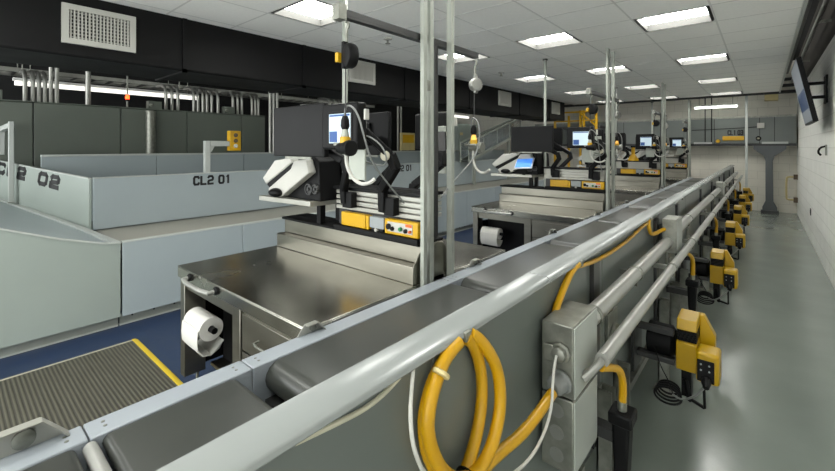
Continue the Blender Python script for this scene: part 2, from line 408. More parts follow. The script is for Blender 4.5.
MB().tube(B, .0150, 12, 2).build('cable_strand', 'yellow_cable', T)
MB().tube(D, .0150, 12, 2).build('cable_strand', 'yellow_cable', T)
MB().lathe((-.53,.705,1.165), [(.018,0),(.020,.002),(.020,.008),(.018,.01)], (0,-.7,-.7)).build('cable_tie', 'tan_box', T)
MB().lathe((-.53,.80,.868), [(.03,0),(.032,.002),(.032,.006),(.03,.008)], (0,1,.2)).build('cable_tie', 'black_plastic', T)
o = MB().tube([(-.556,.64,1.188),(-.535,.61,1.165),(-.50,.566,1.15),(-.485,.558,1.10),(-.48,.589,1.03),(-.465,.692,.945),(-.46,.851,.872),(-.455,1.002,.846),(-.46,1.13,.888),(-.485,1.20,.96),(-.492,1.245,1.0)], .0042, 8, 2).build('thin_cable', 'white_plastic'); tag(o, 'thin white cable hanging around the yellow cable loop', 'cable')
o = MB().tube([(-.558,.36,1.188),(-.555,.43,1.180),(-.554,.504,1.172),(-.555,.556,1.177),(-.558,.60,1.188)], .005, 8, 2).build('thin_cable', 'cream'); tag(o, 'short cream cable sagging below the rail before the yellow loop', 'cable')
o = MB().tube([(-.558,3.0,1.18),(-.558,2.72,1.168),(-.558,2.33,1.142),(-.558,1.88,1.150),(-.558,1.62,1.18)], .009, 8, 2).build('yellow_cable', 'yellow_cable'); tag(o, 'long thin yellow cable sagging along the underside of the rail', 'cable')
o = MB().tube([(-.556,1.64,1.19),(-.555,1.55,1.18),(-.553,1.47,1.14),(-.553,1.40,1.09),(-.553,1.36,1.03),(-.553,1.34,.98)], .0125, 10, 2).build('yellow_cable', 'yellow_cable'); tag(o, 'thick yellow cable dropping behind the tall junction box', 'cable')
o = MB().tube([(-.556,2.9,1.19),(-.551,2.89,1.14),(-.549,2.95,1.09),(-.548,3.08,1.075),(-.53,3.17,1.085),(-.515,3.198,1.09)], .012, 10, 2).build('yellow_cable', 'yellow_cable'); tag(o, 'short yellow cable dropping into the second junction box', 'cable')

dw = ['with its cable coil, first along the aisle', 'second along the aisle', 'third along the aisle', 'fourth along the aisle', 'fifth along the aisle', 'sixth and last before the far wall']
P = 1.9
def drive(c):
    T = thing('drive_unit', '', 'drive unit', (-.36,c,.29), 'yellow drive units along the aisle')
    f = MB(); f.box(-.545,-.36,c-.01,c+.03,.655,.685).box(-.545,-.36,c+.0,c+.05,.50,.53).box(-.551,-.535,c-.06,c+.12,.43,.74); f.build('mount_arm', 'dark_steel', T, .003)
    MB().lathe((-.50,c+.09,.59), [(.045,0),(.085,.01),(.085,.12),(.06,.14)], (1,0,0), 20).build('motor', 'black_plastic', T, .003)
    MB().box(-.352,-.259,c,c+.17,.49,.636).build('housing', 'yellow_drive', T, .006)
    v = MB()
    for k in range(5): v.box(-.347,-.262,c+.012,c+.16,.64+k*.012,.64+k*.012+.008)
    v.box(-.335,-.275,c+.03,c+.15,.635,.70); v.build('cooling_fins', 'black_plastic', T)
    MB().prism([(c-.002,.70),(c+.17,.70),(c+.17,.757),(c+.012,.752)], 'x', -.349, -.26).build('top_cap', 'yellow_drive', T, .005)
    MB().prism([(-.26,.757),(-.242,.757),(-.192,.66),(-.192,.56),(-.22,.50),(-.26,.50)], 'y', c+.12, c+.17).build('back_plate', 'yellow_drive', T, .004)
    MB().box(-.258,-.163,c-.07,c+.06,.488,.638).build('connector_block', 'yellow_drive', T, .014)
    b = MB().box(-.252,-.182,c-.074,c-.069,.498,.605); face = b.build('connector_face', 'black_plastic', T, .004)
    for i in (0, 1):
        for j in (0, 1): MB().lathe((-.236+.034*i,c-.074,.555+.028*j), [(.004,0),(.004,.003)], (0,-1,0), 10).build('indicator', 'grey_module', face)
    MB().lathe((-.215,c-.075,.515), [(.02,0),(.022,.02),(.012,.05)], (.1,-1,-.5), 10).build('plug', 'black_plastic', T)
    f = MB(); f.box(-.33,-.285,c+.02,c+.09,.35,.49).obox((-.31,c,.45),(-.29,c+.02,.335),.02,.02).obox((-.29,c+.02,.345),(-.225,c-.02,.345),.014,.014).obox((-.225,c-.02,.345),(-.225,c-.06,.48),.012,.012)
    f.build('lower_bracket', 'black_plastic', T, .003)
    k = MB()
    for i in range(4):
        Rr = .062-.005*i; k.tube([(-.385+Rr*1.0*math.cos(a*PI/12),c-.02+.012*i+.02*math.sin(a*PI/12),.345+.009*i+Rr*.5*math.sin(a*PI/12)) for a in range(24)], .0055, 6, 0, True)
    k.tube([(-.45,c,.58),(-.42,c-.03,.50),(-.37,c-.04,.42),(-.36,c-.03,.36)], .003, 6, 2)
    k.build('cable_coil', 'black_plastic', T)
    f = MB(); f.tube([(-.36,c-.04,.37),(-.32,c-.05,.36),(-.26,c-.09,.42),(-.222,c-.10,.48)], .005, 6, 2); f.build('cable', 'cable_grey', T)
    return T
def copy_tree(o, parent=None):
    c = o.copy(); C.objects.link(c); c.parent = parent
    for ch in list(o.children): copy_tree(ch, c)
    return c
d0 = drive(2.5)
dl = [d0]+[copy_tree(d0) for _ in range(5)]
for k, o in enumerate(dl):
    o.location.y = DRIVES[k]; o['label'] = 'yellow and black drive unit %s' % dw[k]
def plugset(y):
    T = thing('power_plug', '', 'power plug', (-.39,y,.45), 'black plugs on yellow cords')
    MB().tube([(-.405,y-.2,.93),(-.395,y-.13,.905),(-.385,y-.05,.87),(-.385,y-.005,.80),(-.39,y,.715)], .013, 10, 2).build('cord', 'yellow_cable', T)
    MB().lathe((-.39,y,.70), [(.016,0),(.016,.03),(.012,.034)], seg=12).build('cord_grip', 'galv', T)
    MB().box(-.43,-.35,y-.04,y+.05,.655,.70).build('flange', 'black_plastic', T, .008)
    MB().prism([(-.42,.66),(-.36,.66),(-.368,.47),(-.412,.47)], 'y', y-.03, y+.04).build('plug_body', 'black_plastic', T, .01)
    MB().box(-.549,-.41,y-.02,y+.03,.58,.62).build('bracket', 'dark_steel', T)
    return T
p0 = plugset(1.6)
pw = ['nearest'.replace('nearest','first, beside the tall junction box'), 'second, below the second junction box', 'third along the aisle', 'fourth along the aisle', 'fifth along the aisle', 'sixth along the aisle']
for k, o in enumerate([p0]+[copy_tree(p0) for _ in range(5)]):
    o.location.y = PLUGS[k]; o['label'] = 'black plug on a yellow cord under the slim conduit, '+pw[k]

# ------------------------------------------------------------------ ribbed mat
T = thing('floor_mat', 'grey ribbed rubber mat with a yellow edge on blue floor', 'mat', (-2.8,-.3,0))
MB().box(-4.06,-1.6,-1.8,1.06,.0,.014).build('ribbed_surface', 'mat_ribbed', T)
MB().prism([(1.06,0),(1.105,0),(1.085,.014),(1.06,.016)], 'x', -4.09, -1.6).build('yellow_border', 'yellow_edge', T)
MB().box(-4.09,-4.06,-1.8,1.06,0,.012).build('pale_border', 'cream', T)

# ------------------------------------------------------------------ workstations
ST = ['workstation beside the mat', 'second workstation from the mat', 'third workstation from the mat', 'last workstation near the far wall']
YC = 1.95
def side_parts(s):
    """all things of one side of the back-to-back workstation; returns [(root, label template)]"""
    out = []
    TF[0] = (lambda p: tuple(p)) if s > 0 else (lambda p: (p[0], 2*YC-p[1], p[2]))
    sd = 'front' if s > 0 else 'back'
    def T(name, tpl, cat, loc, group):
        o = thing(name, tpl, cat, loc, group+' ('+sd+' sides)'); out.append((o, tpl)); return o
    # table
    t = T('inspection_table', 'stainless steel inspection table, %s half of the {}' % sd, 'table', (-2.27,1.4,0), 'inspection tables')
    top = MB().box(-3.02,-1.53,1.045,1.84,.842,.85).box(-3.02,-1.53,1.045,1.06,.775,.842).box(-3.02,-3.005,1.06,1.84,.775,.842).box(-1.545,-1.53,1.06,1.84,.775,.842)
    top.build('tabletop', 'steel_top', t, .003)
    MB().box(-2.99,-1.56,1.075,1.84,.70,.775).build('apron', 'steel', t)
    r = MB().box(-3.0,-1.54,1.77,1.947,.85,.955); r.build('lower_ledge', 'steel', t, .004)
    r = MB().box(-3.0,-1.54,1.84,1.947,.955,1.06); r.build('upper_ledge', 'steel', t, .006)
    MB().prism([(1.76,.86),(1.947,.86),(1.947,1.06),(1.90,1.07),(1.845,1.05),(1.765,.96)], 'x', -1.539, -1.533).build('end_plate', 'steel', t, .003)
    MB().box(-3.02,-1.55,1.825,1.947,1.06,1.0775).build('black_top_strip', 'black_plastic', t, .004)
    for (x, y) in ((-2.965,1.15),(-2.965,1.78),(-1.60,1.15),(-1.60,1.78)):
        l = MB().box(x-.035,x+.035,y-.06 if y > 1.5 else y-.095,y+.04,.12,.775).build('leg', 'steel', t, .003)
        MB().lathe((x,y,0), [(.045,0),(.045,.008),(.02,.02),(.009,.022),(.009,.125)]).build('levelling_foot', 'galv', l)
    MB().box(-2.925,-2.262,1.22,1.72,.14,.16).build('shelf', 'steel', t)
    MB().box(-2.92,-2.27,1.30,1.70,.161,.66).build('storage_bin', 'black_plastic', t, .01)
    MB().box(-3.0,-2.99,1.20,1.71,.14,.62).build('side_panel', 'black_plastic', t)
    MB().box(-2.26,-2.17,1.06,1.84,.12,.775).build('divider', 'steel', t, .003)
    MB().box(-2.17,-1.635,1.10,1.84,.14,.70).build('drawer_case', 'dark_steel', t)
    for (z0, z1) in ((.55,.745),(.35,.54),(.15,.34)):
        d = MB().box(-2.16,-1.65,1.066,1.10,z0,z1).build('drawer', 'steel', t, .003)
        MB().tube([(-1.98,1.066,z0+.10),(-1.98,1.03,z0+.095),(-1.83,1.03,z0+.095),(-1.83,1.066,z0+.10)], .006, 8, 1).build('handle', 'galv', d)
    h = MB().tube([(-2.80,1.045,.815),(-2.80,.985,.81),(-2.42,.985,.81),(-2.42,1.045,.815)], .013, 10, 1).build('grab_handle', 'conduit', t)
    for x in (-2.80,-2.42): MB().lathe((x,1.046,.815), [(.024,0),(.024,.012),(.016,.02)], (0,-1,0), 12).build('handle_mount', 'black_plastic', h)
    # slotted rail carrying the arms
    t = T('mounting_rail', 'slotted aluminium rail over the ledge, %s of the {}' % sd, 'rail', (-1.93,1.88,1.078), 'slotted mounting rails')
    p = MB(); z0, z1 = 1.21, 1.352; n = 4
    for k in range(n):
        za = z0+(z1-z0)*k/n; zb = z0+(z1-z0)*(k+1)/n
        p.box(-2.34,-1.545,1.85,1.92,za+.004,zb-.006)
    p.box(-2.34,-1.545,1.885,1.93,z0,z1)
    p.build('slotted_profile', 'alu', t, .002)
    MB().box(-2.36,-1.54,1.835,1.94,1.352,1.372).build('top_strip', 'black_plastic', t, .003)
    MB().box(-2.32,-1.57,1.86,1.93,1.0785,1.209).build('back_plate', 'dark_steel', t)
    for x in (-2.335,-1.555): MB().box(x-.012,x+.012,1.932,1.944,1.0785,1.345).build('upright', 'dark_steel', t)
    # monitor arms are parts of the screens they hold
    mx = 0 if s > 0 else -.16
    keep = TF[0]; TF[0] = (lambda p: keep((p[0]+mx, p[1], p[2])))
    t = T('computer_monitor', 'wide black monitor on the %s of the {}' % sd, 'monitor', (-2.40,1.56,1.58), 'wide monitors')
    MB().box(-2.70,-2.10,1.565,1.60,1.585,1.93).build('casing', 'black_plastic', t, .006)
    MB().box(-2.685,-2.115,1.5635,1.566,1.60,1.915).build('screen', 'black_gloss', t)
    MB().box(-2.50,-2.30,1.60,1.635,1.66,1.85).build('back_cover', 'black_plastic', t, .01)
    MB().box(-2.55,-2.25,1.568,1.575,1.568,1.585).build('logo_strip', 'galv', t)
    TF[0] = keep
    a = MB(); a.obox((-2.40,1.64,1.72),(-2.10,1.72,1.56),.05,.05).obox((-2.10,1.72,1.58),(-2.08,1.74,1.48),.05,.05,up=(0,1,0)).obox((-2.08,1.74,1.50),(-2.20,1.80,1.36),.05,.05,up=(0,1,0)).obox((-2.20,1.80,1.38),(-2.20,1.815,1.26),.05,.045,up=(0,1,0))
    a.build('arm', 'black_plastic', t, .008)
    MB().box(-2.215,-2.12,1.80,1.853,1.235,1.34).build('clamp', 'black_plastic', t, .004)
    TF[0] = keep
    # touch screen terminal
    t = T('touch_screen', 'small lit touch screen, %s of the {}' % sd, 'touch screen', (-1.85,1.5,1.64), 'touch screens')
    MB().box(-2.02,-1.70,1.485,1.56,1.635,1.90).build('casing', 'black_plastic', t, .012)
    MB().box(-1.955,-1.735,1.4815,1.486,1.655,1.855).build('bezel', 'black_gloss', t, .004)
    MB().box(-1.94,-1.75,1.48,1.482,1.672,1.84).build('screen', 'screen_pale', t)
    w = MB(); w.box(-1.935,-1.865,1.479,1.4805,1.678,1.74).box(-1.935,-1.755,1.479,1.4805,1.825,1.836); w.build('screen_window', 'screen_blue', t)
    MB().box(-1.86,-1.72,1.56,1.575,1.46,1.80).build('back_plate', 'galv_paint', t, .004)
    MB().box(-1.675,-1.66,1.51,1.54,1.80,1.86).build('card_reader', 'white_plastic', t, .004)
    a = MB(); a.obox((-1.75,1.58,1.745),(-1.655,1.70,1.60),.06,.05).obox((-1.655,1.70,1.61),(-1.635,1.73,1.52),.055,.05,up=(0,1,0)).obox((-1.635,1.73,1.54),(-1.82,1.80,1.385),.055,.05,up=(0,1,0)).obox((-1.82,1.80,1.40),(-1.83,1.815,1.24),.055,.045,up=(0,1,0))
    ar = a.build('arm', 'black_plastic', t, .008)
    j = MB()
    for c in ((-1.745,1.555,1.745),(-1.66,1.665,1.60)): j.lathe(c, [(.03,0),(.03,.008),(.024,.012)], (.25,-1,0), 16)
    j.build('joint_cap', 'cream', ar)
    MB().box(-1.81,-1.725,1.80,1.853,1.225,1.335).build('clamp', 'black_plastic', t, .004)
    MB().tube([(-1.76,1.56,1.70),(-1.70,1.56,1.72),(-1.62,1.60,1.66),(-1.61,1.63,1.58),(-1.66,1.66,1.54),(-1.74,1.64,1.55),(-1.82,1.60,1.58)], .005, 6, 2).build('cable', 'cable_grey', t)
    # shelf and detector
    t = T('detector_shelf', 'pale metal shelf on a short post, %s of the {}' % sd, 'shelf', (-2.75,1.85,1.078), 'detector shelves')
    sh = MB(); sh.prism([(-3.08,1.66),(-2.46,1.71),(-2.44,1.94),(-3.04,1.93)] if s > 0 else [(-3.08,1.66),(-2.46,1.70),(-2.44,1.93),(-3.04,1.93)], 'z', 1.224, 1.262); sh.build('tray', 'alu', t, .004)
    MB().box(-2.56,-2.515,1.84,1.885,1.0785,1.2235).build('post', 'black_plastic', t)
    t = T('trace_detector', 'white and black trace detector, %s of the {}' % sd, 'trace detector', (-2.75,1.8,1.262), 'trace detectors')
    MB().prism([(-2.80,1.264),(-2.38,1.264),(-2.40,1.55),(-2.48,1.60),(-2.66,1.56),(-2.72,1.42)], 'y', 1.74, 1.93).build('body', 'black_plastic', t, .01)
    MB().prism([(-3.08,1.40),(-2.90,1.545),(-2.68,1.57),(-2.66,1.535),(-3.03,1.355)], 'y', 1.69, 1.84).build('upper_cover', 'white_plastic', t, .008)
    MB().prism([(-3.03,1.355),(-2.66,1.535),(-2.66,1.49),(-2.98,1.322)], 'y', 1.70, 1.83).build('slot_band', 'black_plastic', t)
    MB().prism([(-2.98,1.322),(-2.66,1.49),(-2.62,1.55),(-2.47,1.56),(-2.43,1.47),(-2.80,1.27),(-2.94,1.27)], 'y', 1.68, 1.82).build('lower_cover', 'white_plastic', t, .008)
    fb = MB()
    for x in (-2.46,-2.42): pass
    fb.lathe((-2.50,1.74,1.345), [(.042,0),(.042,.02),(.034,.02),(.034,.012),(.014,.012),(.012,.024)], (0,-1,0), 18); fb.lathe((-2.425,1.74,1.35), [(.035,0),(.035,.02),(.028,.02),(.028,.012),(.012,.012),(.01,.024)], (0,-1,0), 18)
    fb.build('fan', 'dark_steel', t)
    if s > 0:
        m = MB().ellipsoid((-2.84,1.665,1.302), .075, .045, .034); o = m.build('computer_mouse', 'black_gloss')
        tp = 'black mouse on the detector shelf, front of the {}'; tag(o, tp, 'mouse', 'mice on the detector shelves'); out.append((o, tp))
        t = T('paper_roll', 'white paper roll under the table edge, front of the {}', 'paper roll', (-2.72,1.10,.56), 'paper rolls')
        pr = [(.022,0),(.072,0),(.072,.25),(.022,.25)]; ay, az = 1.095, .52
        rr = MB(); n = 28; ring = []
        for rd, h in pr: ring.append([rr.v((-2.86+h,ay+rd*math.cos(2*PI*k/n),az+rd*math.sin(2*PI*k/n))) for k in range(n)])
        for i in range(4):
            a, b = ring[i], ring[(i+1) % 4]
            for k in range(n): rr.f([a[k], a[(k+1) % n], b[(k+1) % n], b[k]])
        rr.build('roll', 'paper', t)
        MB().cyl((-2.925,ay,az),(-2.565,ay,az),.019).build('core_rod', 'black_plastic', t)
        pts = [(ay-.078,az+.01),(ay-.084,az-.05),(ay-.08,az-.11),(ay-.05,az-.155),(ay,az-.165),(ay+.05,az-.14),(ay+.075,az-.10)]
        q = pts+[(a+.004, b+.004) for a, b in pts[::-1]]
        MB().prism(q, 'x', -2.86, -2.615).build('hanging_sheet', 'paper', t)
        # boxes in the black tray
        t = T('equipment_tray', 'black tray below the slotted rail, front of the {}', 'tray', (-1.92,1.85,1.078), 'equipment trays')
        MB().box(-2.31,-1.535,1.80,1.857,1.0785,1.108).build('base', 'black_plastic', t, .003)
        t = T('power_module', 'plain yellow box in the black tray, front of the {}', 'power module', (-2.16,1.82,1.092), 'plain yellow boxes')
        MB().box(-2.24,-1.995,1.812,1.857,1.110,1.203).build('case', 'yellow', t, .006)
        f = MB(); f.box(-1.99,-1.965,1.815,1.857,1.110,1.20); f.build('end_cap', 'yellow', t, .003)
        t = T('grey_module', 'pale grey box between two yellow boxes, front of the {}', 'module', (-1.94,1.82,1.092), 'pale grey boxes')
        MB().box(-1.955,-1.825,1.815,1.857,1.128,1.20).build('case', 'grey_module', t, .004)
        MB().box(-1.945,-1.835,1.82,1.857,1.109,1.128).build('foot_plate', 'black_plastic', t)
        MB().lathe((-1.89,1.82,1.118), [(.013,0),(.013,.012),(.008,.018)], (0,-1,0), 12).build('valve', 'white_plastic', t)
        t = T('control_box', 'yellow control box with round buttons, front of the {}', 'control box', (-1.70,1.82,1.092), 'yellow control boxes')
        MB().box(-1.815,-1.54,1.812,1.857,1.110,1.203).build('case', 'yellow', t, .006)
        MB().box(-1.785,-1.58,1.809,1.813,1.128,1.188).build('button_plate', 'white_plastic', t)
        for x, z, rd, mm in ((-1.772,1.158,.018,'black_plastic'),(-1.74,1.148,.013,'black_plastic'),(-1.672,1.152,.013,'green_button'),(-1.63,1.146,.013,'black_plastic'),(-1.595,1.146,.009,'orange_label')):
            MB().lathe((x,1.809,z), [(rd,0),(rd,.012),(rd*.7,.016)], (0,-1,0), 14).build('button', mm, t)
        MB().box(-1.635,-1.585,1.8075,1.8095,1.170,1.187).build('warning_label', 'orange_label', t)
    # balancer and scanner hanging from the gantry end
    y = 1.27 if s > 0 else 2*YC-2.414
    t = T('spring_balancer', '%s hook-hung spring balancer, %s of the {}' % ('black' if s > 0 else 'grey', sd), 'spring balancer', (-1.5,y,2.0), 'spring balancers')
    f = MB().tube([(-1.53,y,2.252),(-1.515,y,2.245),(-1.515,y,2.225),(-1.53,y,2.215),(-1.53,y,2.15)], .007, 8, 1); f.build('hook', 'galv', t)
    zc = 2.085
    f = MB().lathe((-1.515 if s > 0 else -1.562,y-.03,zc), [(.03,0),(.055,.008),(.06,.02),(.06,.045),(.052,.058),(.02,.064)] if s > 0 else [(.02,0),(.044,.008),(.048,.02),(.048,.045),(.042,.055),(.015,.06)], (.35,1,0) if s > 0 else (1,.5,0), 20); f.build('drum', 'black_plastic' if s > 0 else 'conduit_dim', t, .002)
    f = MB().obox((-1.53,y-.01,zc+.07),(-1.53,y-.01,zc-.06),.02,.03,up=(0,1,0)); f.build('frame', 'black_plastic' if s > 0 else 'conduit_dim', t, .004)
    if s > 0: MB().box(-1.568,-1.545,y-.04,y-.01,zc-.028,zc+.018).build('label_plate', 'yellow', t, .003)
    MB().tube([(-1.535,y,zc-.06),(-1.537,y,1.80)], .003, 6).build('line', 'dark_steel', t)
    t = T('barcode_scanner', 'handheld scanner hanging on a line, %s of the {}' % sd, 'barcode scanner', (-1.54,y,1.6), 'hanging scanners')
    MB().lathe((-1.54,y,1.80), [(.012,0),(.02,-.02),(.022,-.05),(.015,-.065)], (0,0,1), 14).build('cap', 'black_plastic', t)
    MB().lathe((-1.54,y,1.735), [(.014,0),(.020,-.03),(.022,-.07),(.026,-.075)], (0,0,1), 14).build('grip', 'galv_paint' if s > 0 else 'amber_glow', t)
    MB().lathe((-1.54,y,1.70), [(.0235,0),(.026,-.01),(.026,-.03),(.0235,-.04)], (0,0,1), 14).build('collar', 'yellow', t)
    f = MB().lathe((-1.575,y-.005,1.645), [(.026,0),(.03,.02),(.03,.055),(.038,.075),(.038,.10)], (1,-.1,.0), 16); f.build('head', 'black_plastic' if s > 0 else 'galv', t, .002)
    MB().box(-1.60,-1.50,y-.025,y+.03,1.655,1.672).build('head_top', 'galv', t, .004)
    MB().tube([(-1.555,y+.01,1.79),(-1.55,y+.01,1.85),(-1.515,y+.02,1.85),(-1.475,y+.03,1.80),(-1.46,y+.05,1.70),(-1.465,y+.10,1.58),(-1.50,y+.25,1.46),(-1.52,y+.4,1.34)], .005, 6, 2).build('cable', 'cable_grey', t)
    MB().tube([(-1.54,y+.005,1.63),(-1.54,y+.01,1.56),(-1.51,y+.02,1.50),(-1.46,y+.03,1.472),(-1.41,y+.04,1.48),(-1.385,y+.05,1.50)], .009, 8, 2).build('hose', 'white_plastic', t)
    TF[0] = lambda p: p
    return out
def shared_parts():
    out = []
    def T(name, tpl, cat, loc, group):
        o = thing(name, tpl, cat, loc, group); out.append((o, tpl)); return o
    t = T('balancer_gantry', 'dark strut post with an overhead arm at the {}', 'gantry', (-1.53,1.95,.85), 'overhead balancer gantries')
    f = MB().box(-1.560,-1.524,1.952,1.988,1.10,2.31); f.build('post', 'dark_steel', t, .003)
    f = MB().box(-1.562,-1.522,1.22,2.45,2.27,2.282).box(-1.562,-1.555,1.22,2.45,2.282,2.31).box(-1.529,-1.522,1.22,2.45,2.282,2.31); f.build('arm', 'dark_steel', t, .001)
    f = MB().box(-1.567,-1.517,1.215,1.262,2.255,2.33); f.build('end_bracket', 'galv', t, .002)
    t = T('power_pole', 'slim pale pole rising to the ceiling at the {}', 'pole', (-2.366,1.95,1.078), 'slim power poles')
    MB().box(-2.382,-2.350,1.935,1.965,1.078,2.895).build('pole', 'galv_paint', t, .004)
    MB().lathe((-2.366,1.95,2.88), [(.035,0),(.035,.018)], seg=16).build('ceiling_plate', 'dark_steel', t)
    for i, (x, y) in enumerate(((-1.502,1.822),(-1.502,1.882),(-1.502,2.085))):
        w = ('slotted post of the pair, mat side, at the {}', 'slotted post of the pair, far side, at the {}', 'single slotted post beside the belt at the {}')[i]
        t = T('strut_post', w, 'post', (x,y,0), 'galvanised strut posts')
        q = .013 if i < 2 else .018
        f = MB().box(x-q,x+q,y-.016,y-.013,.012,2.895).box(x-q,x-q+.003,y-.013,y+.013,.012,2.895).box(x+q-.003,x+q,y-.013,y+.013,.012,2.895).box(x-q,x-q*.4,y+.013,y+.016,.012,2.895).box(x+q*.4,x+q,y+.013,y+.016,.012,2.895)
        f.build('channel', 'galv_paint', t)
        MB().box(x-.021,x+.021,y-.023,y+.023,0,.012).build('base_plate', 'galv', t)
        if i == 1:
            MB().box(x-.016,x+.016,y-.0425,y-.0175,1.98,2.04).build('coupling_clip', 'galv', t, .003)
    return out
front, back, shared = side_parts(1), side_parts(-1), shared_parts()
for k in range(1, 4):
    for lst in (front, back, shared):
        if k == 3 and lst is back: continue
        for o, tpl in lst:
            if k == 3 and 'monitor' in tpl and lst is front: pass
            c = copy_tree(o); c.location.y += 3.63*k; c.location.x += .13 if o.name.startswith('touch') and lst is front else 0; c['label'] = tpl.format(ST[k])
for lst in (front, back, shared):
    for o, tpl in lst: o['label'] = tpl.format(ST[0])

T = thing('tablet', 'blue-lit tablet leaning on the detector of the second workstation', 'tablet', (-2.62,5.28,1.30))
def tabl(mb, a, b): return mb.obox(a, b, .30, .02, up=(.15,-.8,.6))
MB().obox((-2.66,5.25,1.41),(-2.40,5.26,1.43),.19,.016,up=(.0,-.72,.69)).build('casing', 'blue_screen_frame', T, .004)
MB().obox((-2.642,5.242,1.42),(-2.418,5.252,1.437),.15,.004,up=(.0,-.72,.69)).build('screen', 'screen_bright_blue', T)
MB().obox((-2.55,5.275,1.263),(-2.53,5.262,1.41),.04,.02,up=(0,1,0)).build('stand', 'black_plastic', T)
T = thing('yellow_funnel', 'yellow cone-shaped stand below the screen of the third workstation', 'cone stand', (-2.02,9.125,1.373))
MB().lathe((-2.02,9.125,1.373), [(.10,0),(.10,.02),(.05,.11),(.035,.13),(.035,.27)], seg=20).build('cone', 'yellow', T)
MB().lathe((-2.02,9.125,1.641), [(.045,0),(.045,.03)], seg=16).build('collar', 'black_plastic', T)

# ------------------------------------------------------------------ collection line behind the tables
uy = [1.08, 3.34, 5.6, 7.86, 10.12, 12.38]
_uy = [1.08, 2.21, 3.34, 4.47, 5.6, 6.73, 7.86, 8.99, 10.12, 11.25, 12.38]
uw = ['next to the inclined belt, behind the first table', 'between the first and second workstations', 'beside the second workstation', 'beside the third workstation', 'near the far wall']
for i in range(5):
    ya, yb = uy[i], uy[i+1]
    T = thing('collection_conveyor', 'pale grey enclosed conveyor unit ' + uw[i], 'conveyor', (-5.5,(ya+yb)/2,0), 'units of the enclosed conveyor')
    ym = (ya+yb)/2
    for qa, qb in ((ya,ym),(ym,yb)): MB().box(-4.48,-4.45,qa+.003,qb-.003,.105,.775).build('front_panel', 'panel_blue', T, .004)
    MB().box(-4.50,-4.445,ya,yb,.775,.79).build('top_trim', 'panel_white', T, .003)
    k = MB().box(-4.56,-4.54,ya+.003,yb-.003,.012,.105); kp = k.build('kick_plate', 'galv_paint', T)
    MB().box(-4.57,-4.53,ya,yb,0,.012).build('floor_trim', 'panel_white', T)
    h = MB()
    for q in range(12): h.lathe((-4.54,ya+.1+.18*q,.07), [(.008,0),(.008,.002)], (1,0,0), 8)
    h.build('bolt_holes', 'black_plastic', kp)
    MB().box(-5.37,-4.50,ya,yb,.70,.765).build('belt', 'belt_tan', T)
    MB().box(-6.68,-5.37,ya,yb,.60,.68).build('bed', 'side_grey', T)
    MB().box(-6.62,-4.58,ya+.02,yb-.02,.11,.60).build('core', 'dark_steel', T)
    yg = ya-.028 if i == 0 else ya
    g = MB().box(-5.41,-5.385,yg,yb,.775,1.315).build('guard_panel', 'panel_blue', T, .003)
    MB().box(-5.414,-5.381,yg,yb,1.315,1.325).build('guard_edge', 'panel_white', T)
    yr = .80 if i == 0 else ya
    for qa, qb in ((yr,ym-.17),(ym-.17,yb)): MB().box(-6.73,-6.70,qa+.003,qb-.003,.60,1.53).build('rear_panel', 'panel_blue', T, .003)
    MB().box(-6.74,-6.69,yr,yb,1.53,1.555).build('rear_rail', 'panel_white', T, .003)
    if i == 0: lettering(T, 'CL2 01', (-5.384,2.05,1.182), (0,1,0), (0,0,1), (1,0,0), .095, .055, .085, .026)
    if i == 2: lettering(T, 'CL2 01', (-5.384,5.66,1.185), (0,1,0), (0,0,1), (1,0,0), .10, .06, .092, .026)

T = thing('incline_conveyor', 'inclined conveyor with a sloping panel marked CL2 02', 'conveyor', (-5.8,.3,0))
MB().prism([(1.068,.105),(1.068,.775),(.95,.79),(.65,.88),(.3,1.02),(-.1,1.12),(-.6,1.2),(-1.8,1.3),(-1.8,.105)], 'x', -4.48, -4.45).build('front_panel', 'panel_grey', T, .004)
tp = [(1.068,.775),(.95,.79),(.65,.88),(.3,1.02),(-.1,1.12),(-.6,1.2),(-1.8,1.3)]
e = MB()
for a, b in zip(tp, tp[1:]): e.obox((-4.465,a[0],a[1]+.004),(-4.465,b[0],b[1]+.004),.05,.012)
e.build('top_trim', 'panel_white', T)
k = MB().box(-4.56,-4.54,-1.8,1.07,.012,.105); k.build('kick_plate', 'galv_paint', T)
MB().box(-4.57,-4.53,-1.8,1.07,0,.012).build('floor_trim', 'panel_white', T)
SA = [(-4.48,1.045,.765),(-5.39,.965,.785),(-7.43,.49,.975),(-7.62,.446,.993)]
SB = [(-4.48,1.02,.76),(-4.48,.3,1.0),(-4.48,-.6,1.18),(-4.48,-1.8,1.28)]
b = MB()
lo = [Vector((0,0,-.05))]*1
for i in range(3):
    p = [SA[i], SA[i+1], SB[i+1], SB[i]]
    q = [tuple(Vector(v)-Vector((0,0,.05))) for v in p]
    b.quad(*p); b.quad(*q)
b.build('belt', 'panel_blue', T, sharp=60)
s = MB()
for a, c in zip(SA, SA[1:]): s.obox(Vector(a)+Vector((0,0,.01)), Vector(c)+Vector((0,0,.01)), .05, .03)
s.build('edge_strip', 'panel_white', T)
c0, c1 = Vector((-5.41,1.02,.775)), Vector((-7.64,.45,.992)); n = (c1-c0); 
g = MB(); off = Vector((0,.025,0))
q = [c0, c1, c1+Vector((0,0,.492)), Vector((-5.41,1.02,1.315))]
A_ = [g.v(p) for p in q]; B_ = [g.v(p+off) for p in q]
g.f(A_[::-1]); g.f(B_)
for i in range(4): g.f([A_[i], A_[(i+1) % 4], B_[(i+1) % 4], B_[i]])
g.build('guard_panel', 'panel_grey', T, .003)
d = (c0-c1).normalized()
s = MB().obox(q[2]+off*.5, q[3]+off*.5, .035, .012); s.build('guard_edge', 'panel_white', T)
org = c0-d*2.15+Vector((0,-.003,.355))
nrm = Vector((0,0,1)).cross(d)*-1
lettering(T, 'CL2 02', org, d, (0,0,1), nrm, .118, .17, .27, .05, slant=.35, gap=.95)
